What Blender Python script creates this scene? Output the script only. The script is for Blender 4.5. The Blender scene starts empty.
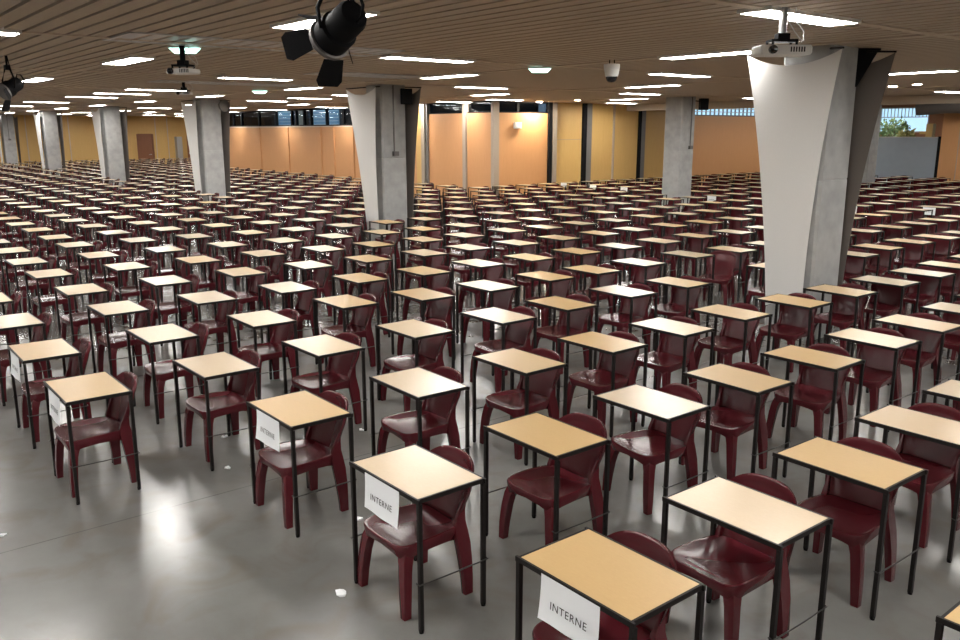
import bpy, math, random
from mathutils import Vector, Matrix
random.seed(7)
C = bpy.context.scene.collection
PI = math.pi

# ------------------------------------------------------------------ materials
def new_mat(name):
    m = bpy.data.materials.new(name); m.use_nodes = True
    nt = m.node_tree; b = nt.nodes['Principled BSDF']
    return m, nt, b

def simple(name, col, rough=.5, metal=0., noise=0., scale=8., bump=0., spec=None, stretch=None):
    m, nt, b = new_mat(name)
    b.inputs['Base Color'].default_value = (*col, 1); b.inputs['Roughness'].default_value = rough
    b.inputs['Metallic'].default_value = metal
    if spec is not None: b.inputs['Specular IOR Level'].default_value = spec
    tc = nt.nodes.new('ShaderNodeTexCoord'); mp = nt.nodes.new('ShaderNodeMapping')
    nz = nt.nodes.new('ShaderNodeTexNoise'); nz.inputs['Scale'].default_value = scale; nz.inputs['Detail'].default_value = 5
    if stretch: mp.inputs['Scale'].default_value = stretch
    nt.links.new(tc.outputs['Object'], mp.inputs['Vector']); nt.links.new(mp.outputs['Vector'], nz.inputs['Vector'])
    if noise:
        cr = nt.nodes.new('ShaderNodeMix'); cr.data_type = 'RGBA'
        cr.inputs['A'].default_value = (*[max(0, c * (1 - noise)) for c in col], 1)
        cr.inputs['B'].default_value = (*[min(1, c * (1 + noise)) for c in col], 1)
        nt.links.new(nz.outputs['Fac'], cr.inputs['Factor']); nt.links.new(cr.outputs['Result'], b.inputs['Base Color'])
    if bump:
        bp = nt.nodes.new('ShaderNodeBump'); bp.inputs['Strength'].default_value = bump; bp.inputs['Distance'].default_value = .01
        nt.links.new(nz.outputs['Fac'], bp.inputs['Height']); nt.links.new(bp.outputs['Normal'], b.inputs['Normal'])
    return m

def emit(name, col, s):
    m, nt, b = new_mat(name)
    b.inputs['Base Color'].default_value = (*col, 1)
    b.inputs['Emission Color'].default_value = (*col, 1); b.inputs['Emission Strength'].default_value = s
    return m

def concrete_floor():
    m, nt, b = new_mat('polished_concrete_floor')
    tc = nt.nodes.new('ShaderNodeTexCoord')
    n1 = nt.nodes.new('ShaderNodeTexNoise'); n1.inputs['Scale'].default_value = .9; n1.inputs['Detail'].default_value = 7; n1.inputs['Roughness'].default_value = .62
    n2 = nt.nodes.new('ShaderNodeTexNoise'); n2.inputs['Scale'].default_value = 9; n2.inputs['Detail'].default_value = 4
    for n in (n1, n2): nt.links.new(tc.outputs['Object'], n.inputs['Vector'])
    mx = nt.nodes.new('ShaderNodeMix'); mx.data_type = 'RGBA'
    mx.inputs['A'].default_value = (.082, .079, .072, 1); mx.inputs['B'].default_value = (.195, .195, .188, 1)
    nt.links.new(n1.outputs['Fac'], mx.inputs['Factor'])
    # thin sawn joints every few metres along one direction
    sp = nt.nodes.new('ShaderNodeSeparateXYZ'); nt.links.new(tc.outputs['Object'], sp.inputs[0])
    def mth(op, a, v):
        q = nt.nodes.new('ShaderNodeMath'); q.operation = op; nt.links.new(a, q.inputs[0]); q.inputs[1].default_value = v; return q.outputs[0]
    w = mth('ADD', sp.outputs['X'], 5.85 + 5.77 * 12); w = mth('MODULO', w, 5.77); w = mth('LESS_THAN', w, .011)
    n3 = nt.nodes.new('ShaderNodeTexNoise'); n3.inputs['Scale'].default_value = 2.3; n3.inputs['Detail'].default_value = 8; n3.inputs['Distortion'].default_value = 1.2
    nt.links.new(tc.outputs['Object'], n3.inputs['Vector'])
    r3 = nt.nodes.new('ShaderNodeMapRange'); r3.inputs['From Min'].default_value = .48; r3.inputs['From Max'].default_value = .72; r3.inputs['To Max'].default_value = .75
    nt.links.new(n3.outputs['Fac'], r3.inputs['Value'])
    mb = nt.nodes.new('ShaderNodeMix'); mb.data_type = 'RGBA'; mb.inputs['B'].default_value = (.118, .104, .088, 1)
    nt.links.new(r3.outputs['Result'], mb.inputs['Factor']); nt.links.new(mx.outputs['Result'], mb.inputs['A']); mx = mb
    mj = nt.nodes.new('ShaderNodeMix'); mj.data_type = 'RGBA'; mj.inputs['B'].default_value = (.075, .073, .070, 1)
    nt.links.new(w, mj.inputs['Factor']); nt.links.new(mx.outputs['Result'], mj.inputs['A'])
    nt.links.new(mj.outputs['Result'], b.inputs['Base Color'])
    rr = nt.nodes.new('ShaderNodeMapRange'); rr.inputs['To Min'].default_value = .15; rr.inputs['To Max'].default_value = .30
    nt.links.new(n2.outputs['Fac'], rr.inputs['Value']); nt.links.new(rr.outputs['Result'], b.inputs['Roughness'])
    bp = nt.nodes.new('ShaderNodeBump'); bp.inputs['Strength'].default_value = .06; bp.inputs['Distance'].default_value = .01
    nt.links.new(n2.outputs['Fac'], bp.inputs['Height']); nt.links.new(bp.outputs['Normal'], b.inputs['Normal'])
    return m

def wood(name, c1, c2, rough, stretch, scale=6., wave=2.):
    m, nt, b = new_mat(name)
    tc = nt.nodes.new('ShaderNodeTexCoord'); mp = nt.nodes.new('ShaderNodeMapping'); mp.inputs['Scale'].default_value = stretch
    nz = nt.nodes.new('ShaderNodeTexNoise'); nz.inputs['Scale'].default_value = scale; nz.inputs['Detail'].default_value = 6; nz.inputs['Distortion'].default_value = wave
    nt.links.new(tc.outputs['Object'], mp.inputs['Vector']); nt.links.new(mp.outputs['Vector'], nz.inputs['Vector'])
    mx = nt.nodes.new('ShaderNodeMix'); mx.data_type = 'RGBA'; mx.inputs['A'].default_value = (*c1, 1); mx.inputs['B'].default_value = (*c2, 1)
    nt.links.new(nz.outputs['Fac'], mx.inputs['Factor']); nt.links.new(mx.outputs['Result'], b.inputs['Base Color'])
    b.inputs['Roughness'].default_value = rough
    return m

def glass(name, tint):
    m = bpy.data.materials.new(name); m.use_nodes = True; nt = m.node_tree
    nt.nodes.clear(); out = nt.nodes.new('ShaderNodeOutputMaterial')
    t = nt.nodes.new('ShaderNodeBsdfTransparent'); t.inputs[0].default_value = (*tint, 1)
    g = nt.nodes.new('ShaderNodeBsdfGlossy'); g.inputs['Roughness'].default_value = .03
    mx = nt.nodes.new('ShaderNodeMixShader'); mx.inputs[0].default_value = .06
    nt.links.new(t.outputs[0], mx.inputs[1]); nt.links.new(g.outputs[0], mx.inputs[2]); nt.links.new(mx.outputs[0], out.inputs[0])
    return m

M = {}
M['floor'] = concrete_floor()
M['gold'] = wood('golden_beech_laminate', (.45, .295, .130), (.535, .365, .175), .30, (3, 22, 3))
M['beech'] = wood('beech_laminate', (.475, .335, .185), (.555, .405, .235), .28, (3, 22, 3))
M['pale'] = wood('pale_maple_laminate', (.50, .385, .255), (.575, .455, .315), .25, (3, 22, 3))
M['metal'] = simple('dark_painted_steel', (.011, .009, .0085), .5, 0., .15, 30, 0., .18)
M['wire'] = simple('bare_dark_wire', (.05, .048, .046), .35, .6)
M['plastic'] = simple('burgundy_plastic', (.074, .009, .0132), .26, 0., .10, 3, .0, .40)
M['cap'] = simple('grey_floor_glide', (.25, .25, .25), .5)
M['paper'] = simple('white_paper', (.78, .80, .82), .8, 0., .03, 5)
M['ink'] = simple('black_ink', (.02, .02, .025), .7)
M['concrete'] = simple('cast_concrete', (.36, .365, .36), .75, 0., .30, 5, .25)
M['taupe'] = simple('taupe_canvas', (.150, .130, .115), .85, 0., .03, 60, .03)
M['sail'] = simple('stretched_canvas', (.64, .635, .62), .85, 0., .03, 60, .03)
M['black'] = simple('matt_black_metal', (.007, .007, .008), .6, spec=.06)
M['blackgloss'] = simple('black_dome_plastic', (.01, .01, .012), .08)
M['white'] = simple('white_plastic', (.72, .72, .70), .35)
M['pole'] = simple('grey_metal_pole', (.42, .42, .42), .4, .5)
M['slat'] = wood('ceiling_slat_wood', (.37, .30, .23), (.47, .385, .30), .55, (.4, 9, 9), 3.)
M['slab'] = simple('dark_void_above_slats', (.10, .082, .066), .9)
M['strip'] = wood('pale_joint_strip', (.48, .40, .32), (.56, .47, .38), .6, (.5, .5, 5), 3.)
M['beam'] = simple('painted_beam', (.42, .36, .29), .7, 0., .05, 3)
M['lamp'] = emit('lamp_diffuser', (1., .965, .92), 60.)
M['lampframe'] = simple('lamp_frame_white', (.75, .74, .72), .5)
M['exit'] = emit('exit_sign_glow', (.55, 1., .88), 5.)
M['down'] = emit('downlight_glow', (1., .90, .72), 170.)
M['wash'] = emit('wall_washer_glow', (1., .90, .72), 1500.)
M['orange'] = wood('orange_wood_panel', (.52, .26, .105), (.60, .31, .135), .5, (8, 8, .7), 2.)
M['yellow'] = wood('yellow_wood_panel', (.56, .35, .11), (.66, .43, .155), .5, (8, 8, .7), 2.)
M['mullion'] = simple('beige_metal_post', (.36, .30, .24), .5)
M['greymullion'] = simple('grey_metal_post', (.19, .185, .18), .5, .3)
M['darkmullion'] = simple('dark_window_frame', (.008, .008, .009), .6, spec=.1)
M['white_wall'] = simple('off_white_plaster', (.55, .51, .46), .8, 0., .05, 2)
M['greypanel'] = simple('blue_grey_partition_cloth', (.30, .345, .39), .85, 0., .06, 4)
M['brown'] = wood('brown_door_wood', (.20, .075, .032), (.27, .11, .05), .45, (8, 8, .8), 2.)
M['brownwall'] = simple('terracotta_wall', (.36, .17, .09), .8, 0., .05, 2)
M['glass'] = glass('clear_window_glass', (.90, .94, .96))
M['smoked'] = glass('smoked_window_glass', (.32, .34, .37))
M['facade'] = simple('pale_blue_facade', (.30, .47, .62), .6, 0., .1, 2)
M['facadeline'] = simple('white_facade_louvre', (.75, .80, .84), .6)
M['darkfacade'] = simple('dark_facade', (.015, .015, .018), .6)
M['stone'] = simple('mottled_stone', (.30, .25, .20), .9, 0., .5, 6)
M['grille'] = simple('pale_panel_metal', (.55, .56, .58), .35, .4)  # pale tone paints bright light on ceiling slats; also a projector body
M['duct'] = simple('dull_duct_metal', (.16, .15, .145), .5, .5)
M['leaf'] = simple('green_leaf', (.12, .19, .07), .55, 0., .5, 3)
M['leaf2'] = simple('yellow_green_leaf', (.32, .30, .09), .55, 0., .4, 3)
M['soil'] = simple('planter_brown', (.10, .06, .04), .9)
M['cable'] = simple('white_cable', (.6, .6, .6), .5)

# ------------------------------------------------------------------ geometry helper
class G:
    def __init__(s): s.v = []; s.f = []; s.m = []
    def add(s, verts, faces, mi=0):
        o = len(s.v); s.v += [tuple(p) for p in verts]
        s.f += [tuple(i + o for i in q) for q in faces]; s.m += [mi] * len(faces); return s
    def box(s, c, d, mi=0, rz=0.):
        x, y, z = c; a, b, h = d[0] / 2, d[1] / 2, d[2] / 2
        P = [(-a, -b, -h), (a, -b, -h), (a, b, -h), (-a, b, -h), (-a, -b, h), (a, -b, h), (a, b, h), (-a, b, h)]
        if rz: P = [(p[0] * math.cos(rz) - p[1] * math.sin(rz), p[0] * math.sin(rz) + p[1] * math.cos(rz), p[2]) for p in P]
        return s.add([(x + p[0], y + p[1], z + p[2]) for p in P],
                     [(3, 2, 1, 0), (4, 5, 6, 7), (0, 1, 5, 4), (1, 2, 6, 5), (2, 3, 7, 6), (3, 0, 4, 7)], mi)
    def lo(s, x0, x1, y0, y1, z0, z1, mi=0):
        return s.box(((x0 + x1) / 2, (y0 + y1) / 2, (z0 + z1) / 2), (x1 - x0, y1 - y0, z1 - z0), mi)
    def loft(s, rings, mi=0, cap=(True, True)):
        n = len(rings[0]); V = [p for r in rings for p in r]; F = []
        for k in range(len(rings) - 1):
            for i in range(n):
                j = (i + 1) % n
                F.append((k * n + i, k * n + j, (k + 1) * n + j, (k + 1) * n + i))
        if cap[0]: F.append(tuple(reversed(range(n))))
        if cap[1]: F.append(tuple(range((len(rings) - 1) * n, len(rings) * n)))
        return s.add(V, F, mi)
    def tube(s, pts, r, n=8, mi=0):
        pts = [Vector(p) for p in pts]; rings = []
        rr = r if isinstance(r, (list, tuple)) else [r] * len(pts)
        for k, p in enumerate(pts):
            t = (pts[min(k + 1, len(pts) - 1)] - pts[max(k - 1, 0)]).normalized()
            a = t.cross(Vector((0, 0, 1)) if abs(t.z) < .9 else Vector((1, 0, 0))).normalized(); b = t.cross(a)
            rings.append([p + (a * math.cos(2 * PI * i / n) + b * math.sin(2 * PI * i / n)) * rr[k] for i in range(n)])
        return s.loft(rings, mi)
    def lathe(s, prof, n=20, mi=0, c=(0, 0, 0)):
        rings = [[(c[0] + r * math.cos(2 * PI * i / n), c[1] + r * math.sin(2 * PI * i / n), c[2] + z) for i in range(n)] for r, z in prof]
        return s.loft(rings, mi)
    def merge(s, g, mi=None):
        o = len(s.v); s.v += g.v; s.f += [tuple(i + o for i in q) for q in g.f]
        s.m += g.m if mi is None else [mi] * len(g.f); return s
    def xf(s, mat):
        s.v = [tuple(mat @ Vector(p)) for p in s.v]; return s
    def mesh(s, name, mats, smooth=None):
        me = bpy.data.meshes.new(name); me.from_pydata(s.v, [], s.f)
        for m in (mats if isinstance(mats, (list, tuple)) else [mats]): me.materials.append(m)
        me.polygons.foreach_set('material_index', s.m)
        if smooth is not None:
            me.polygons.foreach_set('use_smooth', [True] * len(s.f)); me.set_sharp_from_angle(angle=math.radians(smooth))
        me.update(); return me

def obj(name, me, parent=None, loc=None, rz=None):
    o = bpy.data.objects.new(name, me); C.objects.link(o)
    if parent: o.parent = parent
    if loc: o.location = loc
    if rz is not None: o.rotation_euler = (0, 0, rz)
    return o

def tag(o, label, cat, group=None, kind=None):
    o['label'] = label; o['category'] = cat
    if group: o['group'] = group
    if kind: o['kind'] = kind
    return o

def empty(name, loc, rz=0.):
    o = bpy.data.objects.new(name, None); C.objects.link(o); o.location = loc; o.rotation_euler = (0, 0, rz); o.empty_display_size = .1
    return o

def struct(name, g, mat, parent=None, smooth=None):
    o = obj(name, g.mesh(name, mat, smooth), parent)
    if parent is None: o['kind'] = 'structure'
    return o

ORD = ['zeroth', 'first', 'second', 'third', 'fourth', 'fifth', 'sixth', 'seventh', 'eighth', 'ninth', 'tenth', 'eleventh', 'twelfth',
       'thirteenth', 'fourteenth', 'fifteenth', 'sixteenth', 'seventeenth', 'eighteenth', 'nineteenth', 'twentieth']
TENS = {2: 'twenty', 3: 'thirty', 4: 'forty'}
def ordinal(n):
    if n <= 20: return ORD[n]
    return TENS[n // 10] + ('ieth' if False else ('-' + ORD[n % 10] if n % 10 else 'th')) if n % 10 else {30: 'thirtieth', 40: 'fortieth'}[n]

# ------------------------------------------------------------------ camera (X runs along the desk rows' long edges, Y towards the panelled wall)
F_PX, CAM_Z = 844.07, 2.6677
right = Vector((.62506, .78058, -.00068)); up = Vector((-.17045, .13734, .97575)); fwd = Vector((-.76174, .60978, -.21889))
cam = bpy.data.cameras.new('camera'); co = bpy.data.objects.new('camera', cam); C.objects.link(co)
rot = Matrix((right, up, -fwd)).transposed()
co.matrix_world = Matrix.Translation((0, 0, CAM_Z)) @ rot.to_4x4()
cam.sensor_width = 36; cam.lens = F_PX / 960 * 36; cam.clip_start = .05; cam.clip_end = 300
bpy.context.scene.camera = co
def project(p):
    d = Vector(p) - Vector((0, 0, CAM_Z)); z = d.dot(fwd)
    if z < .1: return None
    return 480 + F_PX * d.dot(right) / z, 320 - F_PX * d.dot(up) / z, z

# ------------------------------------------------------------------ the hall
U0, U1, V0, V1 = -62.8, 7., -16., 46.6           # far end, front, left, extent beyond the partition
WU, WV = -23.2, 19.15                             # corner of the two panelled walls
PV = 37.2                                         # grey partition line
CEIL = 3.67
struct('floor', G().lo(U0 - .2, U1 + .2, V0 - .2, V1 + .2, -.2, 0), M['floor'])
# slatted ceiling
g = G(); p = .21; y = V0
while y < 26.:
    if y < WV - .1: x0 = U0
    else: x0 = WU
    g.lo(x0, U1, y, y + .165, CEIL, CEIL + .055)
    y += p
y = WV + .1
while y < 25.8:
    g.lo(U0, -47.6, y, y + .165, CEIL, CEIL + .055); y += p
struct('ceiling', g, M['slat'])
g = G().lo(U0 - .2, U1 + .2, V0 - .2, WV + .2, 3.80, 4.0).lo(WU - .2, U1 + .2, WV + .2, 26.2, 3.80, 4.0).lo(U0 - .2, -47.4, WV + .2, 26.2, 3.80, 4.0)
struct('ceiling.001', g, M['slab'])
struct('ceiling.002', G().lo(WU - .2, U1 + .2, 26.2, V1 + .2, 4.05, 4.25), M['white_wall'])
n = 1
for k in range(-1, 10):
    u = -4.35 - 5.8 * k
    if U0 < u < U1:
        vv = 26. if (u > WU or u < -47.6) else WV - .1
        struct('trim_%d' % n, G().lo(u - .055, u + .055, V0, vv, CEIL - .012, CEIL), M['strip']); n += 1
for m_ in range(-3, 4):
    v = 3.95 + 5.75 * m_
    if v > 25: continue
    struct('trim_%d' % n, G().lo(U0 if v < WV else WU, U1, v - .055, v + .055, CEIL - .010, CEIL), M['strip']); n += 1
struct('trim_%d' % n, G().lo(WU, U1, 26.0, 26.25, 3.42, 4.05), M['beam']); n += 1
# outer walls
struct('wall_left', G().lo(U0 - .2, U1 + .2, V0 - .2, V0, 0, 3.8), M['white_wall'])
struct('wall_front', G().lo(U1, U1 + .2, V0, V1, 0, 4.05), M['white_wall'])
g = G().lo(U0 - .2, U0, V0, 19.25, 0, 3.8).lo(U0 - .2, U0, 20.3, 26.2, 0, 3.8).lo(U0 - .2, U0, 19.25, 20.3, 2.42, 3.8)
struct('wall_far', g, M['yellow'])
struct('wall_return', G().lo(-47.6, -47.4, WV, 26.2, 0, 3.8), M['brown'])
struct('wall_recess', G().lo(U0, -47.4, 26.0, 26.2, 0, 3.8), M['yellow'])
d = struct('door_1', G().lo(U0 - .16, U0 - .10, 19.25, 20.3, 0, 2.42), M['brown'])
struct('door_frame', G().lo(U0 - .12, U0 + .03, 19.19, 19.27, 0, 2.45).lo(U0 - .12, U0 + .03, 20.28, 20.36, 0, 2.45).lo(U0 - .12, U0 + .03, 19.27, 20.28, 2.40, 2.47), M['brown'], d)
struct('door_handle', G().lo(U0 - .10, U0 - .04, 20.12, 20.18, 1.0, 1.05).lo(U0 - .06, U0 - .04, 19.98, 20.18, 1.0, 1.03), M['pole'], d)
for v in (10.6, 12.2, 14.8, 17.0, 18.35, 20.55, 21.4, 23.9):
    struct('trim_%d' % n, G().lo(U0, U0 + .02, v - .03, v + .03, 0, CEIL), M['strip']); n += 1
d = struct('door_2', G().lo(U0 - .0, U0 + .06, 22.75, 23.6, 0, 2.3), M['brown'])
struct('door_handle', G().lo(U0 + .06, U0 + .11, 22.83, 22.88, 1.0, 1.14), M['pole'], d)

# back wall along X: low orange panels with clerestory windows above
struct('wall_back', G().lo(-47.4, -27.9, WV, WV + .15, 0, 2.83), M['orange'])
struct('trim_%d' % n, G().lo(-47.4, -27.9, WV - .03, WV + .18, 2.83, 2.885), M['strip']); n += 1
for u, w in ((-42.2, .14), (-35.6, .03), (-34.4, .05), (-32.7, .10), (-38.9, .02), (-29.8, .02)):
    struct('trim_%d' % n, G().lo(u - w / 2, u + w / 2, WV - .05, WV, 0, 2.83), M['orange']); n += 1
fr = struct('window_1', G().lo(-47.4, -27.9, WV + .02, WV + .12, 2.885, 2.94).lo(-47.4, -27.9, WV + .02, WV + .12, 3.60, 3.8), M['darkmullion'])
ed = [-47.4, -45.6, -44.5, -42.3, -40.3, -38.6, -38.1, -37.3, -36.6, -35.1, -33.6, -32.2, -30.6, -29.2, -27.9]
for a in ed: struct('mullion', G().lo(a - .05, a + .05, WV, WV + .14, 2.90, 3.66), M['darkmullion'], fr)
for a, b in zip(ed[:-1], ed[1:]):
    dk = a not in (-40.3, -36.6, -35.1, -38.1)
    struct('pane', G().lo(a + .05, b - .05, WV + .06, WV + .07, 2.94, 3.60), M['smoked' if dk else 'glass'], fr)
# tall section near the corner
g = G().lo(-27.9, -27.45, WV, WV + .15, 0, 3.8, 0)
struct('wall_corner', g, M['yellow'])
struct('wall_panel', G().lo(-27.1, -24.85, WV, WV + .12, 0, 3.28), M['orange'])
struct('wall_panel.001', G().lo(-24.65, WU - .05, WV, WV + .12, 0, 3.28), M['orange'])
for u, w, mt in ((-27.35, .22, 'mullion'), (-27.08, .08, 'greymullion'), (-24.75, .18, 'mullion'), (WU + .06, .14, 'mullion')):
    struct('trim_%d' % n, G().lo(u - w / 2, u + w / 2, WV - .08, WV + .18, 0, 3.8), M[mt]); n += 1
fr = struct('window_2', G().lo(-27.2, WU, WV + .01, WV + .11, 3.28, 3.32).lo(-27.2, WU, WV + .01, WV + .11, 3.63, 3.8), M['darkmullion'])
struct('pane', G().lo(-27.1, -24.95, WV + .06, WV + .07, 3.32, 3.63), M['smoked'], fr)
struct('pane', G().lo(-24.7, WU - .1, WV + .06, WV + .07, 3.32, 3.63), M['smoked'], fr)
# right-hand back wall along Y
struct('wall_right', G().lo(WU - .12, WU, WV + .1, 21.75, 0, 3.28), M['orange'])
fr = struct('window_3', G().lo(WU - .11, WU - .01, WV + .1, 21.75, 3.28, 3.32).lo(WU - .11, WU - .01, WV + .1, 21.75, 3.63, 3.8), M['darkmullion'])
struct('pane', G().lo(WU - .07, WU - .06, WV + .1, 20.3, 3.32, 3.63), M['smoked'], fr)
struct('pane', G().lo(WU - .07, WU - .06, 20.36, 21.75, 3.32, 3.63), M['smoked'], fr)
struct('mullion', G().lo(WU - .1, WU - .02, 20.28, 20.38, 3.30, 3.66), M['darkmullion'], fr)
for v, w, mt in ((21.84, .16, 'darkmullion'), (22.05, .22, 'mullion'), (23.62, .20, 'darkmullion'), (23.86, .26, 'greymullion'), (25.25, .05, 'mullion'), (26.78, .14, 'darkmullion'), (26.98, .22, 'greymullion')):
    struct('trim_%d' % n, G().lo(WU - .12, WU + .08, v - w / 2, v + w / 2, 0, 3.8), M[mt]); n += 1
struct('wall_right.001', G().lo(WU - .12, WU, 22.1, 29.9, 0, 3.95), M['yellow'])
struct('trim_%d' % n, G().lo(WU, WU + .012, 22.16, 23.5, 2.33, 2.345), M['mullion']); n += 1
struct('wall_right.002', G().lo(WU - .12, WU, 29.9, PV, 0, 3.28), M['orange'])
fr = struct('window_4', G().lo(WU - .1, WU, 29.9, PV, 3.28, 3.33).lo(WU - .1, WU, 29.9, PV, 3.86, 4.05), M['greymullion'])
for k in range(25):
    v = 29.95 + k * (PV - 29.95) / 24
    struct('mullion', G().lo(WU - .08, WU - .02, v - .018, v + .018, 3.33, 3.86), M['pole'], fr)
for z in (3.46, 3.60, 3.73): struct('mullion', G().lo(WU - .08, WU - .02, 29.95, PV, z - .014, z + .014), M['pole'], fr)
struct('pane', G().lo(WU - .055, WU - .045, 29.95, PV, 3.33, 3.86), M['glass'], fr)
struct('wall_right.003', G().lo(WU - .2, WU, PV, V1, 0, 2.6), M['brownwall'])
struct('wall_right.004', G().lo(WU - .2, WU, PV, V1, 2.6, 4.1), M['white_wall'])

# grey partition and orange panels on the far right, bay with plants behind
struct('wall_partition', G().lo(WU, -16.05, PV, PV + .10, 0, 2.36), M['greypanel'])
struct('trim_%d' % n, G().lo(WU, -16.05, PV - .01, PV + .11, 2.36, 2.40), M['pole']); n += 1
struct('trim_%d' % n, G().lo(-16.05, -15.93, PV - .04, PV + .14, 0, 2.42), M['darkmullion']); n += 1
struct('wall_side', G().lo(-15.9, U1, PV - .1, PV + .1, 0, 3.42), M['orange'])
for u in (-15.2, -13.9, -12.6, -11.3):
    struct('trim_%d' % n, G().lo(u - .015, u + .015, PV - .115, PV - .1, 0, 3.42), M['mullion']); n += 1
# end wall of the bay, with window
g = G().lo(WU, -12, 46.4, 46.6, 0, 2.55).lo(-20.6, -12, 46.4, 46.6, 2.55, 4.05).lo(WU, -20.6, 46.4, 46.6, 3.85, 4.05)
struct('wall_end', g, M['brownwall'])
fr = struct('window_5', G().lo(WU, -20.6, 46.42, 46.55, 2.55, 2.62).lo(WU, -20.6, 46.42, 46.55, 3.80, 3.87).lo(-20.68, -20.6, 46.42, 46.55, 2.6, 3.85), M['pole'])
for k in range(1, 14):
    u = WU + k * (-20.6 - WU) / 14
    struct('mullion', G().lo(u - .012, u + .012, 46.44, 46.5, 3.35, 3.8), M['pole'], fr)
struct('mullion', G().lo(WU, -20.6, 46.44, 46.5, 3.33, 3.37), M['pole'], fr)
struct('pane', G().lo(WU, -20.65, 46.47, 46.48, 2.62, 3.80), M['glass'], fr)

# things outside the clerestory
def facade(u0, u1, mt, lines, label, name='facade_panel', z0=2.2, z1=5.2, v=22.):
    t = empty(name, ((u0 + u1) / 2, v, 0))
    w = u1 - u0
    obj('wall', G().lo(-w / 2, w / 2, 0, .2, 0, z1).mesh('facade_wall', M[mt]), t)
    if lines:
        for k in range(7):
            z = 2.98 + k * .17
            obj('louvre', G().lo(-w / 2, w / 2, -.05, 0, z, z + .035).mesh('louvre', M['facadeline']), t)
    tag(t, label, 'building')
facade(-46.4, -43.8, 'facade', True, 'blue louvred facade outside the leftmost clear clerestory panes')
facade(-43.6, -42.4, 'stone', False, 'mottled brown stone facade seen between the blue louvred facades')
facade(-42.2, -39.0, 'facade', True, 'blue louvred facade outside the clerestory nearest the second grey pillar')
facade(-38.9, -24.2, 'darkfacade', False, 'long dark facade outside the clerestory behind the second grey pillar')

# ------------------------------------------------------------------ pillars
PILLARS = [(-5.95, 10.25), (-16.82, 10.72), (-27.4, 10.66), (-37.95, 10.6), (-48.5, 10.53), (-59.1, 10.47), (-17.0, 21.5), (-16.6, 32.3)]
PH = .33
PNAMES = ['nearest grey concrete pillar, right of centre', 'grey concrete pillar left of centre with conduit and black loudspeaker', 'third grey concrete pillar from the right in the long left-hand line',
          'fourth pillar of the long line, beside the brown door', 'fifth pillar of the long line at the far left', 'farthest concrete pillar at the left edge',
          'bare grey concrete pillar without sails before the yellow panels', 'distant grey concrete pillar half hidden behind the nearest pillar']
bev = .035
for k, (pu, pv) in enumerate(PILLARS):
    a, b = PH, PH - bev
    oct_ = [(-a, -b), (-b, -a), (b, -a), (a, -b), (a, b), (b, a), (-b, a), (-a, b)]
    top = CEIL + .02 if pv < 26 else 4.06
    ring = lambda z, s=1.: [(x * s, y * s, z) for x, y in oct_]
    g = G().loft([ring(0), ring(2.05), ring(2.055, .985), ring(2.07, .985), ring(2.075), ring(top)])
    t = obj('concrete_pillar', g.mesh('concrete_pillar', M['concrete']), None, (pu, pv, 0))
    t['label'] = PNAMES[k]; t['category'] = 'pillar'; t['kind'] = 'structure'
    if k in (1, 5, 6):
        gg = G().tube([(PH + .016, -.02 if k != 6 else .12, 2.2), (PH + .016, -.02 if k != 6 else .12, top - .03)], .016)
        obj('conduit', gg.mesh('conduit', M['duct']), t)
        obj('junction_box', G().box((PH + .04, -.0 if k != 6 else .12, 2.16), (.08, .13, .10)).mesh('junction_box', M['duct']), t)

def sail(pu, pv, side, label, ot=0., ob=0., mt='sail'):
    nA, nT = 14, 18; g = G(); V = []
    zt, zb = (3.60, .42)
    wt, wb = .64, .255
    for it in range(nT + 1):
        t = it / nT
        w = wb + (wt - wb) * t - .26 * t * (1 - t)
        for ia in range(nA + 1):
            a = -1 + 2 * ia / nA
            V.append((a * w + ob + (ot - ob) * t, 0, zb + (zt - zb) * t - .15 * (1 - a * a) * t ** 3 + .06 * (1 - a * a) * (1 - t) ** 3))
    n0 = len(V); W = nA + 1
    V2 = [(x, y - .006, z) for x, y, z in V]; F = []
    for it in range(nT):
        for ia in range(nA):
            i = it * W + ia
            F.append((i, i + 1, i + W + 1, i + W)); F.append((n0 + i, n0 + i + W, n0 + i + W + 1, n0 + i + 1))
    bd = [i for i in range(W)] + [it * W + nA for it in range(1, nT + 1)] + [nT * W + i for i in range(nA - 1, -1, -1)] + [it * W for it in range(nT - 1, 0, -1)]
    for i, j in zip(bd, bd[1:] + bd[:1]): F.append((j, i, n0 + i, n0 + j))
    g.add(V + V2, F)
    off = PH + .17
    t = empty('fabric_sail', (pu, pv + side * off, 0))
    obj('canvas', g.mesh('canvas', M[mt], 40), t)
    s = -side
    for q in (-1, 1):
        obj('rod', G().tube([(q * (wt + .01) + ot, 0, zt + .01), (q * (PH - .05), s * .19, zt + .03)], .012).mesh('top_rod', M['metal']), t)
        obj('rod', G().tube([(q * wb + ob, 0, zb - .005), (q * (wb - .02), s * .19, zb + .0)], .010).mesh('bottom_rod', M['metal']), t)
    tag(t, label, 'fabric sail', 'fabric sails on the pillars')
SN = ['the nearest pillar', 'the pillar left of centre', 'the third pillar of the long line', 'the pillar beside the brown door', 'the fifth pillar of the long line', 'the farthest pillar of the long line']
for k in range(6):
    pu, pv = PILLARS[k]
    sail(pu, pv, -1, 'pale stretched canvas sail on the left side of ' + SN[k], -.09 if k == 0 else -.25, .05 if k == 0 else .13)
    sail(pu, pv, 1, 'dark taupe canvas sail on the right side of ' + SN[k], .05, .02, 'taupe')

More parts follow.
